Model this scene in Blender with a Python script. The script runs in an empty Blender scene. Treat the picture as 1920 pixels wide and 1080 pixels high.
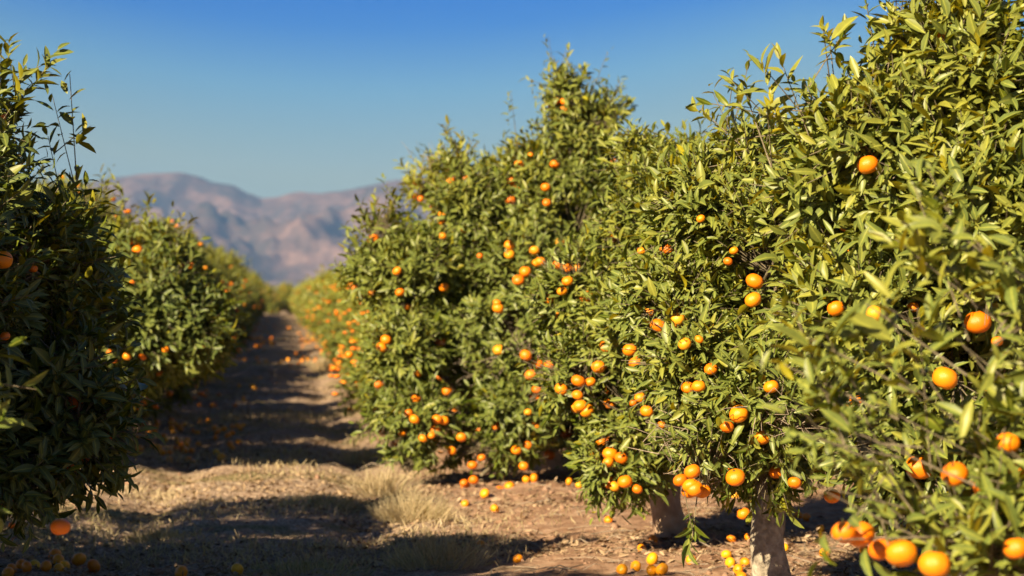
import bpy, math, random
import numpy as np

SC = bpy.context.scene
COL = SC.collection
# ------------------------------------------------------------------ camera, light, exposure
H0 = 1.33                      # eye height above the aisle
F = 4533.0                     # 85 mm lens in pixels of a 1920 wide frame
YAW = math.radians(5.54); PITCH = math.radians(0.13)
cd = bpy.data.cameras.new('camera'); cam = bpy.data.objects.new('camera', cd); COL.objects.link(cam)
cam.location = (0, 0, H0); cam.rotation_euler = (math.radians(90) + PITCH, 0, -YAW)
cd.lens = 85; cd.sensor_width = 36; cd.clip_end = 60000; cd.clip_start = 0.1
cd.dof.use_dof = True; cd.dof.focus_distance = 8.6; cd.dof.aperture_fstop = 4.2
SC.camera = cam
SC.view_settings.view_transform = 'Standard'; SC.view_settings.look = 'None'
SC.view_settings.exposure = 1.5; SC.view_settings.gamma = 1.0

SUN_EL = math.radians(28); SUN_AZ = math.radians(218)      # azimuth from +Y towards +X
sdir = np.array([math.sin(SUN_AZ) * math.cos(SUN_EL), math.cos(SUN_AZ) * math.cos(SUN_EL), math.sin(SUN_EL)])
sl = bpy.data.lights.new('sun', 'SUN'); sl.energy = 5.0; sl.angle = math.radians(0.5); sl.color = (1.0, 0.80, 0.50)
so = bpy.data.objects.new('sun', sl); COL.objects.link(so)
from mathutils import Vector
so.rotation_euler = Vector(sdir).to_track_quat('Z', 'Y').to_euler()
so.location = (-20, -20, 30)

W = bpy.data.worlds.new('World'); SC.world = W; W.use_nodes = True
nt = W.node_tree; nt.nodes.clear()
def N(t, ty, **kw):
    n = t.nodes.new(ty)
    for k, v in kw.items(): setattr(n, k, v)
    return n
out = N(nt, 'ShaderNodeOutputWorld'); bg = N(nt, 'ShaderNodeBackground'); bg.inputs['Strength'].default_value = 0.053
sky = N(nt, 'ShaderNodeTexSky'); sky.sky_type = 'NISHITA'; sky.sun_disc = False
sky.sun_elevation = SUN_EL; sky.sun_rotation = SUN_AZ; sky.air_density = 1.0; sky.dust_density = 0.3; sky.ozone_density = 3.0
tc = N(nt, 'ShaderNodeTexCoord'); sep = N(nt, 'ShaderNodeSeparateXYZ')
nt.links.new(tc.outputs['Generated'], sep.inputs[0])
tint = N(nt, 'ShaderNodeValToRGB'); tint.color_ramp.interpolation = 'LINEAR'
SKY_STOPS = [(0.0, (0.28, 0.36, 0.42)), (0.0485, (0.43, 0.425, 0.35)), (0.084, (0.225, 0.39, 0.51)), (0.109, (0.035, 0.24, 0.57)), (0.121, (0.004, 0.21, 0.58)), (0.18, (0.08, 0.20, 0.50)), (0.5, (0.20, 0.27, 0.36))]
cr = tint.color_ramp
while len(cr.elements) < len(SKY_STOPS): cr.elements.new(0.5)
for e, (p, c) in zip(cr.elements, SKY_STOPS): e.position = p; e.color = (*c, 1)
def wm(op, a, b):
    m = N(nt, 'ShaderNodeMath', operation=op)
    for k, v in enumerate((a, b)):
        if isinstance(v, (int, float)): m.inputs[k].default_value = v
        else: nt.links.new(v, m.inputs[k])
    return m.outputs[0]
_a = wm('SUBTRACT', sep.outputs['X'], 0.045)                 # the blue is deepest in one quarter of the sky
_z = wm('SUBTRACT', sep.outputs['Z'], wm('MINIMUM', wm('MULTIPLY', wm('MULTIPLY', _a, _a), 0.8), 0.022))
nt.links.new(_z, tint.inputs['Fac'])
mul = N(nt, 'ShaderNodeMix', data_type='RGBA', blend_type='MULTIPLY'); mul.inputs['Factor'].default_value = 1
nt.links.new(sky.outputs[0], mul.inputs[6]); nt.links.new(tint.outputs[0], mul.inputs[7])
nt.links.new(mul.outputs[2], bg.inputs['Color']); nt.links.new(bg.outputs[0], out.inputs[0])

# ------------------------------------------------------------------ helpers
RNG = np.random.default_rng(7)
_cy, _sy, _cp, _sp = math.cos(YAW), math.sin(YAW), math.cos(PITCH), math.sin(PITCH)
def ray(x, y):
    a = (x - 960) / F; b = (540 - y) / F
    fx, fy, fz = 0, _cp, _sp
    v = np.array([a, _cp - b * _sp, _sp + b * _cp])
    return np.array([v[0] * _cy + v[1] * _sy, -v[0] * _sy + v[1] * _cy, v[2]])
def at(x, y, d):
    r = ray(x, y); return np.array([0, 0, H0]) + r * (d / r[1])

def _h(ix, iy, iz, s):
    n = (ix * 374761393 + iy * 668265263 + iz * 2147483647 + s * 974634777) & 0xffffffff
    n = ((n ^ (n >> 13)) * 1274126177) & 0xffffffff
    return ((n ^ (n >> 16)) & 0xffff) / 65535.0
def noise3(p, s=0):
    p = np.asarray(p, float); i = np.floor(p).astype(np.int64); f = p - i; f = f * f * (3 - 2 * f); r = 0
    for a in (0, 1):
        for b in (0, 1):
            for c in (0, 1):
                w = (f[..., 0] if a else 1 - f[..., 0]) * (f[..., 1] if b else 1 - f[..., 1]) * (f[..., 2] if c else 1 - f[..., 2])
                r = r + w * _h(i[..., 0] + a, i[..., 1] + b, i[..., 2] + c, s)
    return r
def fbm(p, o=4, s=0):
    r = 0; a = 0.5; p = np.asarray(p, float)
    for k in range(o): r = r + a * (noise3(p, s + k) - 0.5) * 2; p = p * 2.03 + 11.3; a *= 0.5
    return r
def unit(v): return v / np.maximum(np.linalg.norm(v, axis=-1, keepdims=True), 1e-9)

def mesh_np(name, V, faces, mat, attr=None, smooth=False, mats=None):
    """faces: list of int arrays (n,k)."""
    me = bpy.data.meshes.new(name); V = np.asarray(V, np.float32)
    me.vertices.add(len(V)); me.vertices.foreach_set('co', V.ravel())
    loops = np.concatenate([f.ravel() for f in faces]).astype(np.int32)
    tot = np.concatenate([np.full(len(f), f.shape[1]) for f in faces]).astype(np.int32)
    st = np.concatenate([[0], np.cumsum(tot)[:-1]]).astype(np.int32)
    me.loops.add(len(loops)); me.loops.foreach_set('vertex_index', loops)
    me.polygons.add(len(tot)); me.polygons.foreach_set('loop_start', st); me.polygons.foreach_set('loop_total', tot)
    if smooth: me.polygons.foreach_set('use_smooth', np.ones(len(tot), bool))
    me.update(calc_edges=True)
    if attr is not None:
        a = me.color_attributes.new('tone', 'FLOAT_COLOR', 'POINT'); a.data.foreach_set('color', np.asarray(attr, np.float32).ravel())
    me.materials.append(mat)
    return me
def link(name, me, parent=None, loc=None):
    o = bpy.data.objects.new(name, me); COL.objects.link(o)
    if parent is not None: o.parent = parent
    if loc is not None: o.location = loc
    return o
def tag(o, label=None, cat=None, group=None, kind=None):
    if label: o['label'] = label
    if cat: o['category'] = cat
    if group: o['group'] = group
    if kind: o['kind'] = kind
    return o

# ------------------------------------------------------------------ materials
def new_mat(name):
    m = bpy.data.materials.new(name); m.use_nodes = True; t = m.node_tree; t.nodes.clear()
    o = N(t, 'ShaderNodeOutputMaterial'); b = N(t, 'ShaderNodeBsdfPrincipled'); t.links.new(b.outputs[0], o.inputs[0])
    return m, t, o, b
def ramp(t, stops, src=None, interp='LINEAR'):
    r = N(t, 'ShaderNodeValToRGB'); c = r.color_ramp; c.interpolation = interp
    while len(c.elements) < len(stops): c.elements.new(0.5)
    for e, (p, col) in zip(c.elements, stops): e.position = p; e.color = (*col, 1)
    if src is not None: t.links.new(src, r.inputs['Fac'])
    return r
def mix(t, fac, a, b, mode='MIX'):
    m = N(t, 'ShaderNodeMix', data_type='RGBA', blend_type=mode)
    for s, v in ((m.inputs['Factor'], fac), (m.inputs[6], a), (m.inputs[7], b)):
        if isinstance(v, (int, float)): s.default_value = v
        elif isinstance(v, tuple): s.default_value = (*v, 1)
        else: t.links.new(v, s)
    return m.outputs[2]
def math_n(t, op, a, b=None, clamp=False):
    m = N(t, 'ShaderNodeMath', operation=op); m.use_clamp = clamp
    for k, v in enumerate((a, b)):
        if v is None: continue
        if isinstance(v, (int, float)): m.inputs[k].default_value = v
        else: t.links.new(v, m.inputs[k])
    return m.outputs[0]
def noise_n(t, scale, detail=4, rough=0.6, vec=None):
    n = N(t, 'ShaderNodeTexNoise'); n.inputs['Scale'].default_value = scale; n.inputs['Detail'].default_value = detail; n.inputs['Roughness'].default_value = rough
    if vec is not None: t.links.new(vec, n.inputs['Vector'])
    return n.outputs['Fac']
def bump(t, b, h, strength=0.3, dist=0.01):
    n = N(t, 'ShaderNodeBump'); n.inputs['Strength'].default_value = strength; n.inputs['Distance'].default_value = dist
    t.links.new(h, n.inputs['Height']); t.links.new(n.outputs[0], b.inputs['Normal'])

def leaf_mat(name, dark, mid, light, young, under, trans=0.22, rough=0.42, spec=0.36):
    m, t, o, b = new_mat(name)
    at_ = N(t, 'ShaderNodeAttribute', attribute_name='tone'); s = N(t, 'ShaderNodeSeparateColor'); t.links.new(at_.outputs['Color'], s.inputs[0])
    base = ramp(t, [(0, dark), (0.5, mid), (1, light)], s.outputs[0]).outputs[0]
    base = mix(t, s.outputs[1], base, young)
    g = N(t, 'ShaderNodeNewGeometry'); base = mix(t, math_n(t, 'MULTIPLY', g.outputs['Backfacing'], 0.7), base, under)
    rib = math_n(t, 'POWER', at_.outputs['Alpha'], 7.0)
    base = mix(t, math_n(t, 'MULTIPLY', rib, 0.5), base, tuple(min(1, c * 1.9 + 0.03) for c in light))
    nz = noise_n(t, 60, 2); base = mix(t, 0.35, base, ramp(t, [(0.3, (0.55, 0.55, 0.55)), (0.7, (1.25, 1.25, 1.2))], nz).outputs[0], 'MULTIPLY')
    t.links.new(base, b.inputs['Base Color']); b.inputs['Roughness'].default_value = rough; b.inputs['Specular IOR Level'].default_value = spec
    tr = N(t, 'ShaderNodeBsdfTranslucent'); t.links.new(mix(t, 1.0, base, (1.6, 1.35, 0.25), 'MULTIPLY'), tr.inputs['Color'])
    ms = N(t, 'ShaderNodeMixShader'); ms.inputs[0].default_value = trans
    t.links.new(b.outputs[0], ms.inputs[1]); t.links.new(tr.outputs[0], ms.inputs[2]); t.links.new(ms.outputs[0], o.inputs[0])
    return m
M = {}
M['leaf'] = leaf_mat('citrus_leaf', (0.018, 0.045, 0.006), (0.075, 0.120, 0.010), (0.255, 0.265, 0.032), (0.48, 0.41, 0.018), (0.15, 0.19, 0.05))
M['leaf_left'] = leaf_mat('citrus_leaf_deep', (0.018, 0.044, 0.008), (0.078, 0.120, 0.011), (0.21, 0.225, 0.026), (0.34, 0.30, 0.022), (0.10, 0.14, 0.05))  # light and yellow tones raised to paint sunlit tops on the left row
M['leaf_mid'] = leaf_mat('citrus_leaf_mid', (0.018, 0.045, 0.006), (0.080, 0.122, 0.010), (0.24, 0.245, 0.028), (0.44, 0.38, 0.018), (0.14, 0.18, 0.05))
M['litter'] = leaf_mat('dead_leaf', (0.05, 0.028, 0.015), (0.17, 0.10, 0.06), (0.46, 0.34, 0.24), (0.60, 0.50, 0.38), (0.30, 0.22, 0.14), trans=0.1, rough=0.8, spec=0.2)
M['straw'] = leaf_mat('dry_grass', (0.18, 0.13, 0.08), (0.38, 0.29, 0.19), (0.60, 0.49, 0.34), (0.15, 0.17, 0.05), (0.40, 0.32, 0.20), trans=0.25, rough=0.7, spec=0.2)

def orange_mat(k=1.0):
    m, t, o, b = new_mat('mandarin_peel')
    oi = N(t, 'ShaderNodeObjectInfo')
    c = ramp(t, [(0, (0.72, 0.155, 0.003)), (0.5, (0.82, 0.225, 0.004)), (0.92, (0.85, 0.28, 0.006)), (1.0, (0.80, 0.36, 0.02))], oi.outputs['Random']).outputs[0]
    tcn = N(t, 'ShaderNodeTexCoord')
    c = mix(t, ramp(t, [(0.60, (0, 0, 0)), (0.68, (0.5, 0.5, 0.5))], noise_n(t, 5.0, 5, 0.75, tcn.outputs['Object'])).outputs[0], c, (0.50, 0.24, 0.05))
    nz = noise_n(t, 26, 3, 0.6, tcn.outputs['Object'])
    c = mix(t, 1.0, c, (1.0, k, k), 'MULTIPLY')
    c = mix(t, 0.5, c, ramp(t, [(0.3, (0.80, 0.66, 0.6)), (0.65, (1.06, 1.12, 1.1))], nz).outputs[0], 'MULTIPLY')
    t.links.new(c, b.inputs['Base Color']); b.inputs['Roughness'].default_value = 0.36; b.inputs['Specular IOR Level'].default_value = 0.45
    b.inputs['Subsurface Weight'].default_value = 0.0
    v = N(t, 'ShaderNodeTexVoronoi'); v.inputs['Scale'].default_value = 420; t.links.new(tcn.outputs['Object'], v.inputs['Vector'])
    bump(t, b, v.outputs['Distance'], 0.25, 0.0012)
    return m
M['orange'] = orange_mat(); M['orange_fallen'] = orange_mat(1.3)  # the second peel, for fallen fruit, is yellower
def simple(name, stops, scale, rough=0.85, bs=0.6, bd=0.02, coord='Object', detail=6):
    m, t, o, b = new_mat(name)
    tcn = N(t, 'ShaderNodeTexCoord'); nz = noise_n(t, scale, detail, 0.65, tcn.outputs[coord])
    t.links.new(ramp(t, stops, nz).outputs[0], b.inputs['Base Color']); b.inputs['Roughness'].default_value = rough; b.inputs['Specular IOR Level'].default_value = 0.25
    bump(t, b, nz, bs, bd); return m
M['calyx'] = simple('calyx', [(0.3, (0.06, 0.09, 0.02)), (0.7, (0.14, 0.15, 0.05))], 200)
M['bark'] = simple('grey_bark', [(0.3, (0.11, 0.092, 0.07)), (0.5, (0.30, 0.26, 0.21)), (0.7, (0.52, 0.47, 0.38))], 22, bs=0.9)
M['bark_tan'] = simple('tan_bark', [(0.3, (0.28, 0.18, 0.12)), (0.5, (0.42, 0.29, 0.20)), (0.7, (0.52, 0.39, 0.29))], 14, bs=0.4)
M['twig'] = simple('twig_bark', [(0.3, (0.10, 0.085, 0.05)), (0.7, (0.24, 0.20, 0.14))], 30)
M['dead_twig'] = simple('dead_twig_bark', [(0.3, (0.22, 0.17, 0.13)), (0.7, (0.42, 0.35, 0.28))], 30)
M['clod'] = simple('soil_clod', [(0.3, (0.20, 0.115, 0.075)), (0.7, (0.36, 0.23, 0.16))], 20)

# ------------------------------------------------------------------ leaves
def leaves(P, D, U, L, Wd, tone, lod=0, curl=0.18, fold=0.5):
    """P base, D direction, U upper-side normal, L length, Wd half width"""
    n = len(P); D = unit(D); S = unit(np.cross(D, U)); Z = np.cross(S, D)
    L = L[:, None]; Wd = Wd[:, None]; c = np.broadcast_to(np.asarray(curl), (n,)).reshape(n, 1) * L
    fz = fold * Wd
    def pt(tt, side):
        w = {0: 0, .22: .72, .5: 1.0, .78: .66, 1: 0}[tt]
        return P + D * L * tt - Z * c * tt * tt + S * Wd * w * side + Z * fz * w * abs(side)
    if lod == 0:
        pts = [pt(0, 0)]
        for tt in (.22, .5, .78): pts += [pt(tt, -1), pt(tt, 0), pt(tt, 1)]
        pts += [pt(1, 0)]; k = 11
        q = [(1, 4, 5, 2), (2, 5, 6, 3), (4, 7, 8, 5), (5, 8, 9, 6)]; tr = [(0, 1, 2), (0, 2, 3), (7, 10, 8), (8, 10, 9)]
        rib = [1, 0, 1, 0, 0, 1, 0, 0, 1, 0, 1]
    else:
        pts = [pt(0, 0), pt(.5, -1), pt(.5, 0), pt(.5, 1), pt(1, 0)]; k = 5
        q = []; tr = [(0, 1, 2), (0, 2, 3), (1, 4, 2), (2, 4, 3)]; rib = [1, 0, 1, 0, 1]
    V = np.stack(pts, 1).reshape(-1, 3); b = (np.arange(n) * k)[:, None]
    fc = []
    if q: fc.append((b[:, None, :] + np.array(q)[None]).reshape(-1, 4))
    fc.append((b[:, None, :] + np.array(tr)[None]).reshape(-1, 3))
    A = np.zeros((n, k, 4)); A[..., 0] = tone[:, 0:1]; A[..., 1] = tone[:, 1:2]; A[..., 2] = 0; A[..., 3] = np.array(rib)[None]
    return V, fc, A.reshape(-1, 4)

def rods(A, B, ra, rb, sides=3):
    n = len(A); D = unit(B - A); X = unit(np.cross(D, np.array([0.31, 0.17, 0.93]))); Y = np.cross(D, X)
    ang = np.arange(sides) * 2 * np.pi / sides
    ring = X[:, None] * np.cos(ang)[None, :, None] + Y[:, None] * np.sin(ang)[None, :, None]
    V = np.concatenate([A[:, None] + ring * ra.reshape(-1, 1, 1), B[:, None] + ring * rb.reshape(-1, 1, 1)], 1).reshape(-1, 3)
    i = np.arange(sides); j = (i + 1) % sides
    q = np.stack([i, j, j + sides, i + sides], 1)
    f = ((np.arange(n) * 2 * sides)[:, None, None] + q[None]).reshape(-1, 4)
    return V, [f]
def tube(path, radii, sides=10, seed=0, rough=0.08):
    path = np.asarray(path, float); n = len(path); T = unit(np.gradient(path, axis=0)); ref = np.array([0.9, 0.3, 0.1])
    X = unit(np.cross(T, ref)); Y = np.cross(T, X); ang = np.arange(sides) * 2 * np.pi / sides
    ring = X[:, None] * np.cos(ang)[None, :, None] + Y[:, None] * np.sin(ang)[None, :, None]
    V = path[:, None] + ring * np.asarray(radii)[:, None, None]
    nn = fbm(V * 14 + seed, 3, seed) + 0.7 * fbm(V * np.array([30, 30, 6]) + seed, 2, seed)
    V = V + ring * (nn * rough * np.asarray(radii)[:, None])[..., None]
    V = np.concatenate([V.reshape(-1, 3), path[:1], path[-1:]])
    i = np.arange(sides); j = (i + 1) % sides
    f = np.concatenate([np.stack([k * sides + i, k * sides + j, (k + 1) * sides + j, (k + 1) * sides + i], 1) for k in range(n - 1)])
    c0 = n * sides; t1 = np.stack([j, i, np.full(sides, c0)], 1); t2 = np.stack([(n - 1) * sides + i, (n - 1) * sides + j, np.full(sides, c0 + 1)], 1)
    return V, [f, np.concatenate([t1, t2])]
def join(parts):
    Vs, quads, tris, off = [], [], [], 0
    for V, fs in parts:
        Vs.append(V)
        for f in fs: (quads if f.shape[1] == 4 else tris).append(f + off)
        off += len(V)
    fs = []
    if quads: fs.append(np.concatenate(quads))
    if tris: fs.append(np.concatenate(tris))
    return np.concatenate(Vs), fs
def bez(a, b, c, n=8):
    t = np.linspace(0, 1, n)[:, None]; return a * (1 - t) ** 2 + 2 * b * t * (1 - t) + c * t * t

# ------------------------------------------------------------------ fruit meshes
def fruit_mesh(seed, mat='orange'):
    nu, nv = 28, 18; u = np.arange(nu) * 2 * np.pi / nu; v = np.linspace(0, np.pi, nv)[1:-1]
    U, Vv = np.meshgrid(u, v); r = np.sin(Vv); z = np.cos(Vv)
    seg = 1 + 0.012 * np.cos(U * 9 + seed) * np.sin(Vv)
    x = r * np.cos(U) * seg; y = r * np.sin(U) * seg; z = z * 0.86
    top = np.clip(1 - (Vv / 0.55), 0, 1); bot = np.clip(1 - ((np.pi - Vv) / 0.5), 0, 1)
    z = z - 0.10 * top ** 1.5 + 0.09 * bot ** 1.5
    P = np.stack([x, y, z], -1).reshape(-1, 3); P = P * (1 + 0.03 * fbm(P * 1.6 + seed * 7, 2, seed))[:, None]
    P = np.concatenate([P, [[0, 0, 0.755]], [[0, 0, -0.765]]])
    i = np.arange(nu); j = (i + 1) % nu; rows = nv - 2
    q = np.concatenate([np.stack([k * nu + i, (k + 1) * nu + i, (k + 1) * nu + j, k * nu + j], 1) for k in range(rows - 1)])
    n0 = rows * nu; t = np.concatenate([np.stack([np.full(nu, n0), i, j], 1), np.stack([(rows - 1) * nu + i, np.full(nu, n0 + 1), (rows - 1) * nu + j], 1)])
    return mesh_np('orange', P, [q, t], M[mat], smooth=True)
FRUIT = [fruit_mesh(s) for s in range(5)]
FRUITG = [fruit_mesh(s, 'orange_fallen') for s in range(5)]
def calyx_mesh():
    n = 10; a = np.arange(n) * 2 * np.pi / n; r = np.where(np.arange(n) % 2, 0.10, 0.20)
    P = np.stack([r * np.cos(a), r * np.sin(a), np.full(n, 0.79)], 1)
    P = np.concatenate([P, P * [1, 1, 0] + [0, 0, 0.755], [[0, 0, 0.84]]])
    i = np.arange(n); j = (i + 1) % n
    V1, F1 = P, [np.stack([i + n, j + n, j, i], 1), np.stack([i, j, np.full(n, 2 * n)], 1)]
    V2, F2 = rods(np.array([[0, 0, 0.78]]), np.array([[0.05, 0.02, 1.15]]), np.array([0.05]), np.array([0.04]), 5)
    V, Fc = join([(V1, F1), (V2, F2)])
    return mesh_np('calyx', V, Fc, M['calyx'])
CALYX = calyx_mesh()
def put_fruit(parent, p, r, rnd, calyx=True, tilt=0.5, label=None):
    o = link('orange', FRUIT[rnd.randrange(5)], parent, tuple(p)); s = r
    o.scale = (s, s, s * rnd.uniform(0.94, 1.04)); o.rotation_euler = (rnd.uniform(-tilt, tilt), rnd.uniform(-tilt, tilt), rnd.uniform(0, 6.28))
    if calyx: link('calyx', CALYX, o)
    if label: o['label'] = label
    return o

# ------------------------------------------------------------------ tree builder
SHR = 0.20
def lobe(x, y, d, rx, rz, ry=None):
    """crown lobe given where its centre stands and its size"""
    c = at(x, y, d); k = d / F; r = np.array([rx * k, ry if ry else rx * k, rz * k])
    return (c, np.maximum(r - SHR, r * 0.5))
def inside(lobes, P, skip=None):
    m = np.full(len(P), 9.0)
    for i, (c, r) in enumerate(lobes):
        if i == skip: continue
        m = np.minimum(m, np.linalg.norm((P - c) / r, axis=1))
    return m
def shoots(lobes, n, rng, zmin, spread=0.22, inner=0.62, gap=0.36, gfreq=4.3):
    area = np.array([(r[0] * r[1] + r[0] * r[2] + r[1] * r[2]) for c, r in lobes]) ** 0.85; k = rng.choice(len(lobes), n * 2, p=area / area.sum())
    C = np.array([l[0] for l in lobes])[k]; R = np.array([l[1] for l in lobes])[k]
    u = unit(rng.normal(size=(n * 2, 3)))
    f = rng.uniform(inner ** 2, 1.0, n * 2) ** 0.5
    f = f * (1 + spread * fbm(u * 2.2 + C * 3.1, 3, 5)) + rng.exponential(0.012, n * 2)
    P = C + u * R * f[:, None]; nrm = unit(u / R)
    m = inside(lobes, P); keep = (m > inner * 0.93) & (P[:, 2] > zmin) & (noise3(P * gfreq + 3.3, 9) > gap * (0.6 + 0.4 * f))
    return P[keep][:n], nrm[keep][:n], f[keep][:n]
def grow(P, nrm, f, rng, size=1.0, nl=(7, 12), droop=0.8, tall=0.0, lod=0, zr=(0.4, 2.4), leafL=(0.056, 0.100), yellow=0.10):
    n = len(P); up = np.array([0, 0, 1.0])
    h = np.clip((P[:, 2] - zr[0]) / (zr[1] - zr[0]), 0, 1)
    upw = np.where(P[:, 2] < droop, -0.35, 0.25 + 0.9 * h)
    D = unit(0.75 * nrm + up * upw[:, None] + rng.normal(0, 0.38, (n, 3)))
    Ls = rng.uniform(0.09, 0.21, n) * size * (1 + tall * h * rng.random(n))
    k = rng.integers(nl[0], nl[1] + 1, n)
    idx = np.repeat(np.arange(n), k); j = np.concatenate([np.arange(x) for x in k]); kk = k[idx]
    s = (j + 0.6) / kk
    bend = unit(rng.normal(size=(n, 3)))[idx] * 0.12
    base = P[idx] + D[idx] * (Ls[idx] * s)[:, None] + bend * (Ls[idx] * s * s)[:, None]
    X = unit(np.cross(D, up + rng.normal(0, .01, 3))); Y = np.cross(D, X)
    a = j * 2.4 + rng.uniform(0, 6.28, n)[idx] + rng.normal(0, .25, len(j))
    rad = X[idx] * np.cos(a)[:, None] + Y[idx] * np.sin(a)[:, None]
    op = np.radians(rng.normal(58, 13, len(j)) - 26 * s)
    LD = unit(D[idx] * np.cos(op)[:, None] + rad * np.sin(op)[:, None] + np.array([0, 0, -0.10]))
    U = unit(D[idx] * 0.7 - rad * 0.25 + up * 0.45 + 0.45 * nrm[idx] + SUNW + rng.normal(0, 0.36, (len(j), 3)))
    L = rng.uniform(leafL[0], leafL[1], len(j)) * size * np.exp(rng.normal(0, .2, len(j))) * (0.72 + 0.4 * np.sin(np.pi * np.clip(s, .1, .9)))
    Wd = L * rng.uniform(0.12, 0.20, len(j)) * (1.0 if lod == 0 else 1.15)
    tone = np.zeros((len(j), 2))
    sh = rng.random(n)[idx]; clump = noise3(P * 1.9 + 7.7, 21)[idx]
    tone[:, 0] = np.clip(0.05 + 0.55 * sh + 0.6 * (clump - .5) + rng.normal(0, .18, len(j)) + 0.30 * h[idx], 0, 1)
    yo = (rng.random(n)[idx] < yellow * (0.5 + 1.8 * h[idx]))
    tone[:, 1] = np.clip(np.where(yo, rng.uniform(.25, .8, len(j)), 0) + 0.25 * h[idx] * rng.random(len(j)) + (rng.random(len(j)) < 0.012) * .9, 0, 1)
    curl = rng.uniform(-0.05, 0.5, len(j))
    rod = (P - nrm * 0.16 * size, P + D * (Ls * 0.92)[:, None], np.full(n, .0030 * size), np.full(n, .0016 * size))
    return base, LD, U, L, Wd, tone, curl, rod

SUNW = sdir * 0.22          # leaves turn their upper side to the light
def limb_parts(base, lobes, rng, fork_z, r0, seed):
    """scaffold limbs from the fork to each lobe, and branches inside the lobes"""
    parts = []; fork = base + np.array([0, 0, fork_z])
    for i, (c, r) in enumerate(lobes):
        if r[2] < 0.10: continue
        end = c + rng.normal(0, 0.1, 3) * r; mid = (fork + end) / 2 + np.array([0, 0, -0.06]) + rng.normal(0, .07, 3)
        path = bez(fork - [0, 0, 0.05], mid, end, 9); path[1:-1] += rng.normal(0, .012, (7, 3))
        rr = np.linspace(r0 * 0.55, 0.011, 9); parts.append(tube(path, rr, 8, seed + i))
        for b in range(int(3 + 5 * min(1.4, r.max()))):
            k = rng.integers(3, 9); st = path[k]; u = unit(rng.normal(size=3)); e = c + u * r * 0.85
            if e[2] < 0.25: e[2] = 0.3
            m2 = (st + e) / 2 + np.array([0, 0, 0.07]); pp = bez(st, m2, e, 6); pp[1:-1] += rng.normal(0, .012, (4, 3))
            parts.append(tube(pp, np.linspace(rr[k] * 0.6, 0.0035, 6), 5, seed + b))
    return parts
def trunk_part(base, fork_z, r0, seed, lean=(0, 0), flare=1.8, sides=22):
    z = np.linspace(-0.06, fork_z + 0.06, 16); t = np.clip(z / fork_z, 0, 1)
    p = base[None] * [1, 1, 0] + np.stack([lean[0] * t + 0.012 * np.sin(z * 13 + seed), lean[1] * t, z], 1)
    r = r0 * (1 + (flare - 1) * np.exp(-t * 7) + 0.12 * np.exp(-((t - 1) / 0.2) ** 2) - 0.08 * t)
    r[-1] *= 0.75
    return tube(p, r, sides, seed, 0.14)

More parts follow.
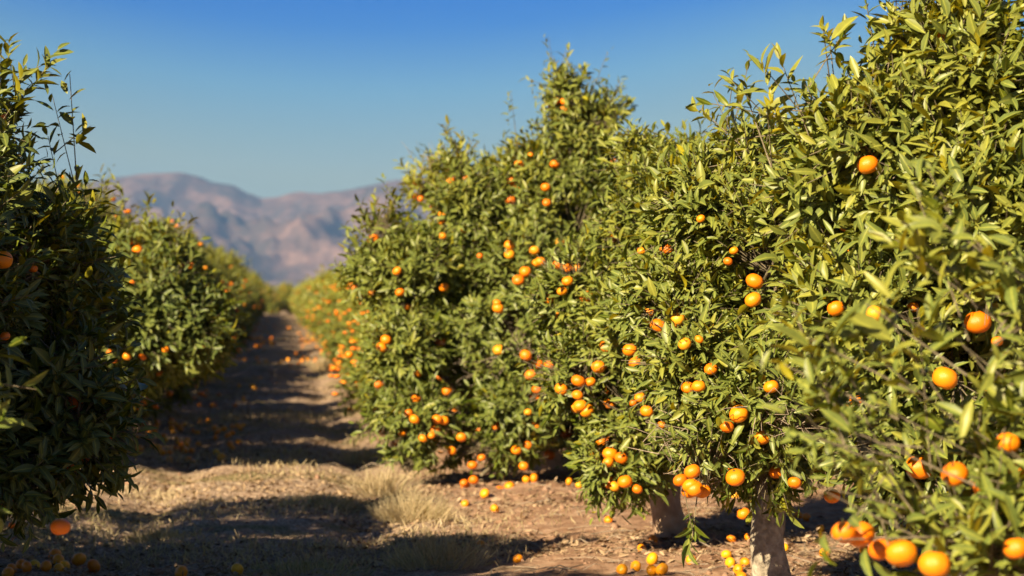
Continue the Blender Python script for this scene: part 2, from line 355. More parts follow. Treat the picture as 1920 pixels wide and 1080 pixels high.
CAMP = np.array([0, 0, H0])
def entry(lobes, x, y):
    """first point where a sight line meets the crown"""
    r = ray(x, y); r = r / r[1]; ts = np.arange(3.5, 32, 0.02); P = CAMP + r * ts[:, None]
    m = inside(lobes, P); k = np.nonzero(m < 1.0)[0]
    if len(k) == 0: k = [int(np.argmin(m))]
    return P[k[0]], r
SPECS = []; VIS = []
def near_tree(*a, **k): SPECS.append((a, k))
def make_tree(name, base, lobes, n, seed, label, group=None, fruits=(), nauto=25, mat='leaf', bark='bark', fork=0.5, r0=0.075, lean=(0, 0),
              size=1.0, zmin=0.22, gap=0.30, inner=0.6, droop=0.75, tall=0.6, lod=0, dead=(), zr=(0.4, 2.3), yellow=0.10, extra=None, fd=0.074, cat='orange tree', leafL=(0.05, 0.09), autolow=0.5, fout=0.03, fbias=0):
    rng = np.random.default_rng(seed); rnd = random.Random(seed)
    base = np.array(base, float)
    root = bpy.data.objects.new(name, None); COL.objects.link(root); root.location = tuple(base); root.empty_display_size = 0.3
    tag(root, label, cat, group)
    n = int(n * 1.4)
    P, nrm, f = shoots(lobes, n, rng, zmin, gap=gap, inner=inner)
    if extra is not None:
        EP, ED = extra(rng); P = np.concatenate([P, EP]); nrm = np.concatenate([nrm, ED]); f = np.concatenate([f, np.ones(len(EP))])
    b, LD, U, L, Wd, tone, curl, rod = grow(P, nrm, f, rng, size, droop=droop, tall=tall, lod=lod, zr=zr, yellow=yellow, leafL=leafL)
    # fruit first: leaves give way where a fruit hangs
    FR = []
    for p, rad in fruits: FR.append((p, rad, True))
    keep = np.ones(len(b), bool); lrnd = rng.random(len(b))
    mid = b + LD * (L * 0.5)[:, None]; tip = b + LD * L[:, None]
    if lod == 0 or fruits or base[1] > 1:
        for p, rad in VIS:
            dist_c = np.linalg.norm(CAMP - p); v = (CAMP - p) / dist_c
            for q, need in ((mid, .95), (tip, .9), (b, .9), (b * .75 + tip * .25, .95), (b * .25 + tip * .75, .95)):
                w = q - p; tt = w @ v; dist = np.linalg.norm(w - tt[:, None] * v, axis=1); rr_ = (rad * np.clip(1 - tt / dist_c, 0, 1))
                hit = (tt > -rad) & (dist < rr_ * need + 0.010) & ~((dist > rr_ * 0.6) & (lrnd < 0.22))
                keep &= ~hit
    for k in range(nauto * 3):
        if len(FR) >= nauto + len(fruits): break
        c, r = lobes[rng.integers(len(lobes))]; u = unit(rng.normal(size=3)); u[2] = -abs(u[2]) * 0.8 if rng.random() < autolow else u[2]
        if fbias and rng.random() < .75: u[0] = abs(u[0]) * fbias; u = unit(u)
        p = c + u * (r * rng.uniform(0.92, 1.04) + fout)
        if p[2] < 0.28 or inside(lobes, p[None])[0] < 0.85: continue
        rad = rng.uniform(0.028, 0.037); FR.append((p, rad, False))
        keep &= np.linalg.norm(mid - p, axis=1) > rad + (0.01 if lod == 0 else 0.05)
    b, LD, U, L, Wd, tone, curl = (a[keep] for a in (b, LD, U, L, Wd, tone, curl))
    o = base * [1, 1, 0]
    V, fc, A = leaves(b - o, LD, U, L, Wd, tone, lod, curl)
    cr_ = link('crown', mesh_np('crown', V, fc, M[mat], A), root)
    tV, tF = trunk_part(np.zeros(3), fork, r0, seed, lean)
    link('trunk', mesh_np('trunk', tV, tF, M[bark], smooth=True), root)
    lo = [(c - o, r) for c, r in lobes]
    parts = limb_parts(np.array([lean[0], lean[1], 0.0]), lo, rng, fork, r0, seed)
    parts.append(rods(rod[0] - o, rod[1] - o, rod[2], rod[3]))
    V, fc = join(parts); link('branches', mesh_np('branches', V, fc, M['twig'], smooth=True), root)
    for q in dead:                                     # bare grey twig tangles
        dx, dy, dr, dn = q; p, r = entry(lobes, dx, dy); p = p - o + np.array([0, -0.05, 0])
        ln = rng.uniform(.04, .13, dn); dirs = unit(rng.normal(size=(dn, 3)) * [1.2, .6, .7] + [0.2, -.35, 0.1]); st = p + rng.normal(0, dr, (dn, 3)) * [1.4, .5, .8]
        e = st + dirs * ln[:, None]; e2 = e + unit(dirs + rng.normal(0, .5, (dn, 3))) * (ln * .6)[:, None]
        V, fc = join([rods(st, e, np.full(dn, .0022), np.full(dn, .0014)), rods(e, e2, np.full(dn, .0014), np.full(dn, .0007))])
        link('dead_twigs', mesh_np('dead_twigs', V, fc, M['dead_twig']), root)
    for p, rad, vis in FR:
        put_fruit(root, p - o, rad, rnd, calyx=vis or lod == 0)
    return root
def copy_tree(src, loc, rot, sc, label, group):
    c = src.copy(); COL.objects.link(c); c.location = loc; c.rotation_euler = (0, 0, rot); c.scale = sc
    c['label'] = label
    if group: c['group'] = group
    for ch in list(src.children):
        d = ch.copy(); COL.objects.link(d); d.parent = c
        for g in ch.children:
            e = g.copy(); COL.objects.link(e); e.parent = d
    return c

# ------------------------------------------------------------------ ground
def spaced(a, b, s0, far, g):
    xs = list(np.arange(a, b, s0)); s = s0
    while xs[-1] < far: s *= g; xs.append(xs[-1] + s)
    lo = [a]; s = s0
    while lo[-1] > -far: s *= g; lo.append(lo[-1] - s)
    return np.array(lo[:0:-1] + xs)
gx = spaced(-4.2, 5.2, 0.055, 14000, 1.16)
ys = [9.0]; s = 0.055
while ys[-1] < 32: ys.append(ys[-1] + s)
while ys[-1] < 80: s *= 1.02; ys.append(ys[-1] + s)
while ys[-1] < 16000: s *= 1.12; ys.append(ys[-1] + s)
yl = [9.0]; s = 0.055
while yl[-1] > -3000: s *= 1.12; yl.append(yl[-1] - s)
gy = np.array(yl[:0:-1] + ys)
def gz(x, y):
    x = np.asarray(x, float); y = np.asarray(y, float); p = np.stack([x, y, x * 0], -1)
    fade = np.clip(1 - (np.abs(y) - 60) / 60, 0, 1) * np.clip(1 - (np.abs(x) - 12) / 10, 0, 1)
    berm = 0.05 * np.exp(-((x - 2.1) / 0.9) ** 2) + 0.05 * np.exp(-((x + 2.2) / 0.9) ** 2)
    rut = -0.05 * np.exp(-((x - 0.55 - .08 * np.sin(y * .4)) / 0.16) ** 2) - 0.05 * np.exp(-((x + 0.75 - .08 * np.sin(y * .4)) / 0.18) ** 2)
    return (berm + rut + 0.04 * fbm(p * [0.8, 0.5, 1], 2, 31) + 0.034 * fbm(p * 4.5, 3, 32) + 0.020 * fbm(p * 14, 2, 33)) * fade
GX, GY = np.meshgrid(gx, gy); V = np.stack([GX, GY, gz(GX, GY)], -1).reshape(-1, 3)
nx_, ny_ = len(gx), len(gy); I = (np.arange(ny_ - 1)[:, None] * nx_ + np.arange(nx_ - 1)[None]).ravel()
def ground_mat():
    m, t, o, b = new_mat('orchard_soil')
    g = N(t, 'ShaderNodeNewGeometry'); pos = g.outputs['Position']; sp = N(t, 'ShaderNodeSeparateXYZ'); t.links.new(pos, sp.inputs[0])
    n1 = noise_n(t, 9, 8, 0.7, pos); n2 = noise_n(t, 0.9, 4, 0.6, pos); n3 = noise_n(t, 45, 4, 0.7, pos); n4 = noise_n(t, 2.7, 5, 0.65, pos)
    soil = ramp(t, [(0.30, (0.19, 0.105, 0.065)), (0.5, (0.36, 0.225, 0.15)), (0.72, (0.54, 0.38, 0.275))], n1).outputs[0]
    duff = ramp(t, [(0.28, (0.06, 0.04, 0.028)), (0.42, (0.22, 0.15, 0.11)), (0.55, (0.48, 0.36, 0.27)), (0.72, (0.70, 0.57, 0.45))], n3).outputs[0]
    grs = ramp(t, [(0.3, (0.10, 0.10, 0.035)), (0.7, (0.30, 0.26, 0.11))], n3).outputs[0]
    ax = math_n(t, 'SUBTRACT', sp.outputs['X'], 1.05); rightside = math_n(t, 'MULTIPLY_ADD', ax, 1.8); 
    t.nodes[-1].inputs[2].default_value = 0.5
    rs = math_n(t, 'ADD', rightside, math_n(t, 'MULTIPLY', math_n(t, 'SUBTRACT', n4, 0.5), 2.2), clamp=True)
    c = mix(t, rs, duff, soil)
    gm = ramp(t, [(0.53, (0, 0, 0)), (0.62, (0.75, 0.75, 0.75))], n2).outputs[0]
    gm2 = math_n(t, 'MULTIPLY', gm, math_n(t, 'SUBTRACT', 1.0, rs))
    c = mix(t, gm2, c, grs)
    dk = ramp(t, [(0.35, (0.6, 0.56, 0.53)), (0.6, (1, 1, 1))], n4).outputs[0]
    c = mix(t, 0.7, c, dk, 'MULTIPLY')
    t.links.new(c, b.inputs['Base Color']); b.inputs['Roughness'].default_value = 0.95; b.inputs['Specular IOR Level'].default_value = 0.1
    bump(t, b, math_n(t, 'ADD', n3, n1), 0.8, 0.02); return m
M['ground'] = ground_mat()
g_ = link('ground', mesh_np('ground', V, [np.stack([I, I + 1, I + nx_ + 1, I + nx_], 1)], M['ground'], smooth=True)); tag(g_, kind='structure')

# ------------------------------------------------------------------ mountains
def mountains():
    px = np.array([-1400, -700, -250, 0, 100, 160, 215, 260, 300, 340, 372, 400, 440, 465, 490, 520, 545, 562, 600, 640, 680, 720, 780, 840, 950, 1100, 1500, 2000, 2600, 3400])
    py = np.array([470, 430, 395, 372, 352, 343, 334, 328, 325, 323, 330, 340, 348, 362, 371, 370, 362, 358, 361, 360, 350, 343, 334, 328, 318, 330, 380, 360, 400, 450])
    nu, nv = 900, 150; X = np.linspace(-1400, 3400, nu); Yp = np.interp(X, px, py)
    Yp = Yp + 2.2 * fbm(np.stack([X * 0.03, X * 0, X * 0], -1), 4, 3)
    yw = 9000.0
    top = np.array([at(x, y, yw) for x, y in zip(X, Yp)])
    Hh = top[:, 2]; v = np.linspace(0, 1.35, nv)
    Vx = np.zeros((nv, nu, 3))
    for k, vv in enumerate(v):
        sc = (5600 + 3400 * vv) / yw
        Vx[k, :, 0] = top[:, 0] * sc; Vx[k, :, 1] = 5600 + 3400 * vv
        prof = vv ** 1.25 if vv <= 1 else max(0.0, 1 - (vv - 1) * 2.2)
        Vx[k, :, 2] = Hh * prof * sc ** 0.4
    p = Vx * [1 / 620, 1 / 900, 0]; 
    w = np.stack([p[..., 0] + 0.5 * fbm(p * 1.3, 2, 8), p[..., 1] * 0.6, p[..., 2]], -1)
    rid = 1 - np.abs(fbm(w * 1.25, 5, 14)) * 2.4; rid2 = 1 - np.abs(fbm(w * 3.6, 4, 19)) * 2.2
    env = np.clip(v / 0.35, 0, 1) * np.clip((1.0 - v) * 3.2, 0.05, 1); env = env[:, None]
    Vx[..., 2] += env * (Hh[None] * 0.42 * (rid - 0.55) + Hh[None] * 0.20 * (rid2 - 0.5))
    lim = 5600 + 3400 * v
    Vx[..., 2] = np.maximum(Vx[..., 2], -6 + 0 * Vx[..., 2])
    Vx[0, :, 2] = -8; Vx[-1, :, 2] = -8
    i = (np.arange(nv - 1)[:, None] * nu + np.arange(nu - 1)[None]).ravel()
    m, t, o, b = new_mat('mountain_scrub')
    g = N(t, 'ShaderNodeNewGeometry'); n1 = noise_n(t, 0.0035, 8, 0.68, g.outputs['Position']); n2 = noise_n(t, 0.018, 6, 0.7, g.outputs['Position'])
    c = ramp(t, [(0.36, (0.045, 0.05, 0.045)), (0.47, (0.075, 0.057, 0.050)), (0.55, (0.145, 0.095, 0.080)), (0.64, (0.25, 0.16, 0.13))], math_n(t, 'ADD', math_n(t, 'MULTIPLY', n1, 0.6), math_n(t, 'MULTIPLY', n2, 0.4))).outputs[0]
    t.links.new(c, b.inputs['Base Color']); b.inputs['Roughness'].default_value = 1; b.inputs['Specular IOR Level'].default_value = 0
    o_ = link('mountains', mesh_np('mountains', Vx.reshape(-1, 3), [np.stack([i, i + 1, i + nu + 1, i + nu], 1)], m, smooth=True)); tag(o_, kind='structure')
mountains()
def haze():
    x0, x1, y0, y1, z0, z1 = -9900, 9900, -2500, 11500, -12, 620
    V = np.array([[x, y, z] for z in (z0, z1) for y in (y0, y1) for x in (x0, x1)], float)
    f = np.array([[0, 2, 3, 1], [4, 5, 7, 6], [0, 1, 5, 4], [2, 6, 7, 3], [0, 4, 6, 2], [1, 3, 7, 5]])
    m = bpy.data.materials.new('haze'); m.use_nodes = True; t = m.node_tree; t.nodes.clear()
    o = N(t, 'ShaderNodeOutputMaterial'); v = N(t, 'ShaderNodeVolumePrincipled'); v.inputs['Color'].default_value = (0.25, 0.49, 1.0, 1); v.inputs['Density'].default_value = HAZE
    v.inputs['Anisotropy'].default_value = 0.0
    t.links.new(v.outputs[0], o.inputs['Volume'])
    tag(link('haze', mesh_np('haze', V, [f], m)), 'thin blue haze over the orchard and mountains', 'haze', kind='stuff')
HAZE = 6e-5
haze()

# ------------------------------------------------------------------ near trees of the right row
T = {}
def sprays(specs):
    """long leafy shoots: (x, y, d, dx, dy(up), n) a shoot leaving the crown at a point"""
    def fn(rng):
        P, D = [], []
        for x, y, d, vx, vz, ln in specs:
            p = at(x, y, d); v = unit(np.array([vx, -0.15, vz]))
            for k in range(max(1, int(ln / 0.07))):
                P.append(p + v * k * 0.07 + rng.normal(0, .012, 3)); D.append(v + rng.normal(0, .25, 3))
                if rng.random() < .5: P.append(p + v * k * 0.07 + rng.normal(0, .03, 3)); D.append(unit(v + rng.normal(0, .9, 3)))
        return np.array(P), unit(np.array(D))
    return fn

lob = [lobe(2080, 940, 5.2, 380, 330, 0.55), lobe(1850, 1060, 5.15, 250, 170, 0.35), lobe(1840, 880, 5.3, 100, 60, 0.2), lobe(2300, 720, 5.3, 360, 280, 0.5), lobe(1960, 620, 5.3, 80, 110, .16)]
near_tree('orange_tree', (2.05, 5.3, 0), lob, 360, 11, 'nearest orange tree of the right row, its blurred sprays filling the lower right corner', 'orange trees of the right row',
    fruits=[(1613, 1002, 56), (1652, 1030, 50), (1690, 1037, 62), (1752, 1058, 62), (1724, 876, 56), (1790, 889, 52), (1582, 998, 24), (1905, 1028, 30)], nauto=10, zmin=0.25, size=1.0, droop=0.2, zr=(0.2, 1.6),
    extra=sprays([(1620, 870, 5.2, -.5, .8, .28), (1700, 820, 5.2, -.9, .15, .42), (1600, 905, 5.1, -1, .10, .17), (1640, 1010, 5.1, -1, .1, .10), (1800, 720, 5.2, -1, .1, .26), (1780, 560, 5.3, -1, .5, .16), (1850, 520, 5.3, -.9, .5, .22), (1700, 940, 5.1, -1, -.1, .2), (1560, 900, 5.1, -1, .25, .07), (1750, 780, 5.2, -.7, .7, .28)]), fd=0.07)

lob = [lobe(1810, 450, 7.5, 300, 310, .75), lobe(1820, 210, 7.4, 180, 120, .42), lobe(1680, 300, 7.4, 115, 150, .3), lobe(1580, 380, 7.6, 115, 100, .3), lobe(1900, 270, 7.5, 160, 140, .4), lobe(1780, 120, 7.4, 100, 70, .2), lobe(1610, 290, 7.4, 75, 70, .25),
       lobe(1760, 720, 7.3, 260, 230, .6), lobe(1610, 620, 7.4, 140, 200, .4), lobe(2050, 420, 7.5, 250, 380, .6), lobe(1700, 860, 7.2, 150, 90, .3)]
near_tree('orange_tree', (2.2, 7.55, 0), lob, 4300, 12, 'tall orange tree at the right edge with large upright leaves against the sky', 'orange trees of the right row',
    fruits=[(1833, 604, 53), (1772, 709, 50), (1622, 836, 36), (1627, 309, 42), (1606, 749, 28), (1560, 930, 32), (1690, 598, 34), (1640, 588, 30), (1567, 578, 24), (1890, 830, 30), (1712, 575, 14), (1588, 470, 10), (1636, 213, 12), (1870, 640, 12)],
    nauto=10, zmin=0.5, droop=0.7, tall=0.8, fd=0.074, gap=.43, zr=(.4, 2.9), leafL=(.042, .086), yellow=.26, dead=[(1800, 830, .05, 30), (1700, 330, .05, 22)],
    extra=sprays([(1490, 215, 7.4, -.5, .9, .12), (1580, 130, 7.4, -.3, 1, .16), (1700, 60, 7.4, -.2, 1, .14), (1760, 20, 7.4, .1, 1, .14), (1840, 40, 7.4, .1, 1, .12), (1430, 230, 7.5, -.9, .5, .14), (1880, 90, 7.4, .6, .8, .12), (1640, 110, 7.4, -.3, 1, .14), (1460, 250, 7.5, -.2, 1, .12)]))

lob = [lobe(1440, 520, 9.9, 240, 230, .9), lobe(1320, 430, 9.9, 130, 130, .5), lobe(1410, 360, 9.9, 120, 80, .4), lobe(1560, 420, 10, 180, 200, .7), lobe(1400, 760, 9.5, 180, 140, .6), lobe(1315, 870, 9.3, 90, 75, .35),
       lobe(1440, 850, 9.4, 90, 70, .35), lobe(1300, 680, 9.6, 110, 160, .5), lobe(1600, 700, 9.9, 200, 220, .8), lobe(1270, 590, 9.7, 90, 90, .4)]
near_tree('orange_tree', at(1440, 1150, 9.95) * [1, 1, 0], lob, 5600, 13, 'orange tree on the right standing on a thick grey lichened trunk', 'orange trees of the right row',
    fruits=[(1302, 916, 34), (1379, 895, 38), (1430, 916, 32), (1425, 945, 30), (1298, 884, 32), (1394, 963, 26), (1385, 776, 37), (1412, 562, 33), (1446, 725, 30), (1333, 692, 22), (1290, 727, 26), (1310, 724, 20), (1518, 795, 22), (1363, 800, 24),
            (1376, 470, 12), (1365, 490, 12), (1490, 905, 22), (1240, 797, 16)], nauto=34, fork=0.66, r0=0.072, zmin=0.42, lean=(0.02, 0), fd=0.076, gap=.43, leafL=(.040, .078), yellow=.18,
    dead=[(1300, 830, .06, 90), (1400, 330, .05, 30), (1340, 380, .04, 26), (1440, 770, .05, 34)],
    extra=sprays([(1300, 960, 9.3, .1, -1, .07), (1400, 220, 9.8, -.1, 1, .12), (1370, 250, 9.8, -.4, 1, .10)]))

lob = [lobe(1260, 470, 12.5, 190, 200, 1.0), lobe(1290, 360, 12.5, 130, 75, .5), lobe(1180, 640, 12.2, 150, 160, .8), lobe(1200, 790, 12.0, 120, 130, .6), lobe(1155, 880, 11.8, 65, 65, .3), lobe(1090, 720, 12, 90, 100, .5), lobe(1330, 600, 12.5, 200, 260, 1.1), lobe(1080, 560, 12.3, 90, 90, .4), lobe(1210, 330, 12.6, 60, 40, .3)]
near_tree('orange_tree', at(1258, 1016, 12.6) * [1, 1, 0], lob, 5200, 14, 'low rounded orange tree with a smooth tan forked trunk, behind the grey-trunked tree', 'orange trees of the right row',
    fruits=[(1251, 467, 29), (1203, 470, 17), (1219, 585, 28), (1234, 611, 31), (1271, 598, 27), (1284, 645, 24), (1311, 636, 15), (1181, 656, 28), (1192, 680, 27), (1122, 688, 27), (1084, 714, 27), (1107, 716, 20), (1146, 730, 26), (1143, 757, 25), (1083, 741, 22),
            (1080, 766, 18), (1063, 812, 30), (1143, 827, 28), (1128, 829, 22), (1144, 851, 30), (1165, 859, 27), (1140, 866, 22), (1172, 903, 28), (1152, 912, 20), (1195, 917, 18), (1213, 771, 26), (1200, 745, 20), (1187, 755, 16), (1030, 853, 22), (1064, 527, 22), (1054, 546, 20), (1314, 410, 12)],
    nauto=40, fork=0.36, r0=0.082, zmin=0.42, bark='bark_tan', lean=(-.03, 0), fd=0.078, gap=.43, leafL=(.042, .078), yellow=.14, dead=[(1170, 545, .06, 46), (1090, 660, .05, 34), (1210, 575, .05, 30)])

lob = [lobe(1010, 600, 17.3, 260, 250, 1.2), lobe(1055, 455, 17.3, 180, 150, .8), lobe(1078, 275, 17.2, 85, 105, .4), lobe(1050, 345, 17.3, 150, 100, .5), lobe(1058, 190, 17.2, 30, 45, .12), lobe(1135, 235, 17.2, 34, 45, .14), lobe(880, 400, 17.1, 90, 85, .4), lobe(853, 325, 17.1, 34, 30, .15), lobe(968, 335, 17.2, 50, 55, .2), lobe(780, 520, 17, 120, 110, .6),
       lobe(720, 440, 17, 34, 55, .15), lobe(760, 660, 16.8, 100, 120, .6), lobe(800, 790, 16.4, 95, 90, .5), lobe(890, 840, 16.3, 85, 75, .4), lobe(970, 780, 16.4, 100, 90, .5), lobe(1190, 430, 17.6, 130, 120, .7), lobe(690, 520, 17, 42, 60, .2), lobe(735, 770, 16.5, 50, 55, .25), lobe(970, 860, 16.3, 50, 55, .25), lobe(900, 885, 16.2, 95, 62, .3), lobe(985, 890, 16.2, 75, 55, .3), lobe(1110, 850, 16.8, 100, 90, .4), lobe(770, 860, 16.3, 50, 50, .2)]
near_tree('orange_tree', at(1030, 886, 17.7) * [1, 1, 0], lob, 6400, 15, 'tall pointed orange tree in the centre, its crown rising highest against the blue sky', 'orange trees of the right row',
    fruits=[(958, 376, 25), (1023, 351, 18), (1040, 308, 18), (1025, 380, 16), (955, 460, 20), (955, 477, 20), (1002, 470, 20), (1013, 490, 20), (1006, 493, 18), (1047, 495, 22), (1063, 503, 19), (1082, 502, 19), (985, 509, 22), (972, 525, 23), (1150, 448, 17), (830, 443, 14),
            (750, 548, 18), (764, 575, 15), (695, 550, 12), (665, 540, 12), (934, 578, 22), (932, 568, 16), (825, 641, 22), (724, 637, 21), (716, 651, 21), (935, 656, 22), (986, 666, 23), (1008, 682, 21), (1030, 685, 21), (995, 703, 23), (1007, 730, 20), (1005, 744, 22), (838, 733, 24),
            (822, 706, 18), (850, 772, 23), (710, 720, 20), (780, 748, 18), (766, 775, 18), (777, 786, 20), (820, 786, 20), (832, 788, 20), (716, 808, 20), (755, 811, 18), (741, 831, 20), (793, 822, 17), (809, 817, 14), (826, 854, 18), (847, 845, 18), (865, 820, 20), (886, 872, 20),
            (903, 858, 16), (888, 900, 20), (873, 912, 18), (882, 927, 20), (846, 926, 18), (955, 912, 20), (937, 920, 20), (945, 931, 20), (968, 844, 20), (989, 835, 20), (982, 874, 19), (930, 800, 15), (990, 773, 15), (655, 665, 15), (870, 905, 16), (1150, 300, 10), (900, 480, 12), (995, 290, 10)],
    nauto=80, autolow=.85, mat='leaf_mid', fork=0.42, r0=0.085, zmin=0.24, bark='bark_tan', gap=0.36, fd=0.08, leafL=(.046, .082), yellow=.12, size=1.0, zr=(0.4, 3.0), tall=.9, dead=[(905, 690, .08, 50), (1000, 660, .08, 50), (800, 300, .04, 18)],
    extra=sprays([(1045, 150, 17.2, 0, 1, .10), (1115, 165, 17.2, .3, 1, .10), (1155, 200, 17.2, .6, .8, .12), (850, 275, 17.1, -.6, .8, .14), (800, 340, 17.1, -1, .2, .16), (720, 400, 17, -.1, 1, .12), (660, 470, 17, -.6, .6, .1), (950, 240, 17.1, -.5, .9, .12), (690, 800, 16.4, -1, .2, .12)]))
# the low bough hanging clear of the pointed tree is its own small fruiting branch
lob = [lobe(975, 400, 20.3, 170, 120, .8), lobe(805, 365, 20.3, 45, 55, .3), lobe(900, 620, 20.3, 250, 230, 1.1), lobe(1100, 500, 20.4, 240, 200, 1.1)]
near_tree('orange_tree', (2.05, 20.4, 0), lob, 2600, 16, 'orange tree hidden behind the pointed tree, a pale tuft at its left shoulder', 'orange trees of the right row', nauto=20, fork=.45, lod=1, size=1.15, yellow=.4)

# ------------------------------------------------------------------ left row near trees
lob = [lobe(-120, 620, 9.3, 260, 380, 1.0), lobe(60, 520, 9.6, 130, 200, .7), lobe(100, 710, 9.3, 90, 160, .5), lobe(-60, 365, 9.4, 115, 145, .5), lobe(40, 425, 9.8, 65, 75, .25), lobe(140, 820, 9.2, 95, 100, .4), lobe(50, 905, 9.0, 85, 85, .35), lobe(-60, 860, 9, 120, 120, .4), lobe(-25, 260, 9.4, 60, 70, .2), lobe(150, 590, 9.9, 40, 100, .3), lobe(-700, 500, 9.4, 500, 450, 1.2), lobe(-330, 350, 9.4, 260, 350, .9)]
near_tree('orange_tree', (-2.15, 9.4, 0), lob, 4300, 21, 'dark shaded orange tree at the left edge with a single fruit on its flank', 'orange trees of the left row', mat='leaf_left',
    fruits=[(140, 757, 36), (113, 988, 36), (4, 487, 40), (62, 503, 10), (10, 630, 16), (22, 985, 10)], nauto=14, zmin=0.42, gap=.30, fd=.072, tall=.9, yellow=.15,
    extra=sprays([(130, 300, 9.7, -.05, 1, .12), (140, 275, 9.7, .1, 1, .06), (50, 180, 9.5, .5, .9, .10), (10, 140, 9.5, 0, 1, .08), (200, 730, 9.2, 1, -.1, .16), (200, 810, 9.1, 1, -.2, .10), (210, 850, 9.1, 1, -.4, .06), (70, 330, 9.7, .2, 1, .10), (150, 420, 10, .2, 1, .08)]))
lob = [lobe(-520, 760, 6.3, 420, 320, .9), lobe(-115, 700, 6.2, 62, 90, .2), lobe(-115, 830, 6.2, 70, 80, .2), (np.array([-2.2, 6.4, 1.45]), np.array([1.15, 1.2, 1.15])), (np.array([-2.2, 6.4, 2.3]), np.array([.8, .8, .7]))]
near_tree('orange_tree', (-2.2, 6.4, 0), lob, 2600, 22, 'nearest orange tree of the left row, pale blurred leaves poking in at the left edge', 'orange trees of the left row', mat='leaf', nauto=8, zmin=.35, yellow=.1)
lob = [(np.array([-2.3, 12.0, 1.35]), np.array([1.0, .85, 0.95])), (np.array([-2.2, 11.9, 1.8]), np.array([.7, .6, .5])), (np.array([-1.5, 11.6, 1.0]), np.array([.5, .6, .6]))]
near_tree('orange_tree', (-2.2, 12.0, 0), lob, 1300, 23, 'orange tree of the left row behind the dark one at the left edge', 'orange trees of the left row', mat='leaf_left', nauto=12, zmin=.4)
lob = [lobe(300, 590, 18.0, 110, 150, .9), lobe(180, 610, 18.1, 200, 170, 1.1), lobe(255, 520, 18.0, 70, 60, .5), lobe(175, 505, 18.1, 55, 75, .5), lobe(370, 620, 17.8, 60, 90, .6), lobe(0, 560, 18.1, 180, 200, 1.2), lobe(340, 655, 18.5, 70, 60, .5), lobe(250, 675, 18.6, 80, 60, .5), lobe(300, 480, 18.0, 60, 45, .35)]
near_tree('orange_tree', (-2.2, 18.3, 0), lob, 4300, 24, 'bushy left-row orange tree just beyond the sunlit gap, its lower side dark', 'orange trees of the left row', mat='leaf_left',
    fruits=[(258, 469, 20), (238, 668, 16), (268, 669, 14), (310, 655, 14), (248, 530, 10), (343, 497, 13), (357, 500, 12), (205, 660, 10), (300, 700, 14), (247, 455, 9), (215, 676, 8)], nauto=26, zmin=.55, size=1.05, tall=1.0, zr=(.8, 2.4), yellow=.3,
    extra=sprays([(170, 370, 18.0, 0, 1, .10), (245, 390, 18.0, 0, 1, .12), (275, 410, 18.0, .2, 1, .10), (200, 380, 18.0, -.2, 1, .10)]))

def build_near():
    allf = []; rn = np.random.default_rng(3)
    for a, k in SPECS: allf += list(k.get('fruits', ()))
    LB = [l for a, k in SPECS for l in a[2]]; own = np.array([i for i, (a, k) in enumerate(SPECS) for l in a[2]])
    per = [[] for _ in SPECS]
    for x, y, dia in allf:
        r = ray(x, y); r = r / r[1]; ts = np.arange(3.8, 24, 0.03); P = CAMP + r * ts[:, None]
        M_ = np.stack([np.linalg.norm((P - c) / q, axis=1) for c, q in LB], 1)
        hit = np.nonzero(M_.min(1) < 1.04)[0]
        if len(hit) == 0:
            j = np.unravel_index(np.argmin(M_ * 1.0), M_.shape); k_ = j[0]; i = own[j[1]]
        else:
            k_ = hit[0]; i = own[int(np.argmin(M_[k_]))]
        d = ts[k_] - (rn.uniform(.05, .18) if x > 200 or y < 800 else -.03); p = CAMP + r * d; rad = float(np.clip(dia / 2 * d / F, 0.018 if dia < 18 else .027, 0.044))
        per[i].append((p, rad)); VIS.append((p, rad))
    for i, (a, k) in enumerate(SPECS):
        k['fruits'] = per[i]; make_tree(*a, **k)
build_near()

# ------------------------------------------------------------------ prototypes for the far rows
def proto(seed, n, lod, size, mat, label, group, loc, nauto, tallness=1.0, yellow=.3, autolow=.4):
    rng = np.random.default_rng(seed); L = []
    L.append((np.array([0, 0, 1.35]), np.array([1.15, 1.3, 1.0])))
    for k in range(6):
        a = rng.uniform(0, 6.28); r = rng.uniform(.35, .75); L.append((np.array([r * math.cos(a), r * math.sin(a), rng.uniform(1.7, 2.35) * tallness]), np.array([1, 1, 1.1]) * rng.uniform(.32, .55)))
    for k in range(5):
        a = rng.uniform(0, 6.28); L.append((np.array([.85 * math.cos(a), .95 * math.sin(a), rng.uniform(.6, .95)]), np.array([1, 1, .8]) * rng.uniform(.4, .6)))
    r_ = make_tree('orange_tree', (0, 0, 0), L, n, seed, label, group, nauto=nauto, gap=(.36 if mat == 'leaf_left' else .33), mat=mat, lod=lod, size=size, zmin=.28, yellow=yellow, tall=.8, zr=(.6, 2.3), autolow=autolow, fork=.5, fout=.24, fbias=(1 if mat == 'leaf_left' else -1))
    r_.location = loc
    return r_
LG = 'orange trees of the left row'; RG = 'orange trees of the right row'
LP = [proto(51 + k, 2600, 1, 1.25, 'leaf_left', 'x', LG, (0, 0, 0), 90, yellow=.6) for k in range(3)]  # high yellow share, growing with height, puts the sunlit tops into leaf colour
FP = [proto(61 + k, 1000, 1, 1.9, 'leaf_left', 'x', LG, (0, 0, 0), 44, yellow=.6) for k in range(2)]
RP = [proto(71 + k, 2600, 1, 1.25, 'leaf', 'x', RG, (0, 0, 0), 96, yellow=.35, autolow=.2) for k in range(3)]
RF = [proto(81 + k, 1000, 1, 1.9, 'leaf', 'x', RG, (0, 0, 0), 60, yellow=.35, autolow=.2) for k in range(2)]
used = set()
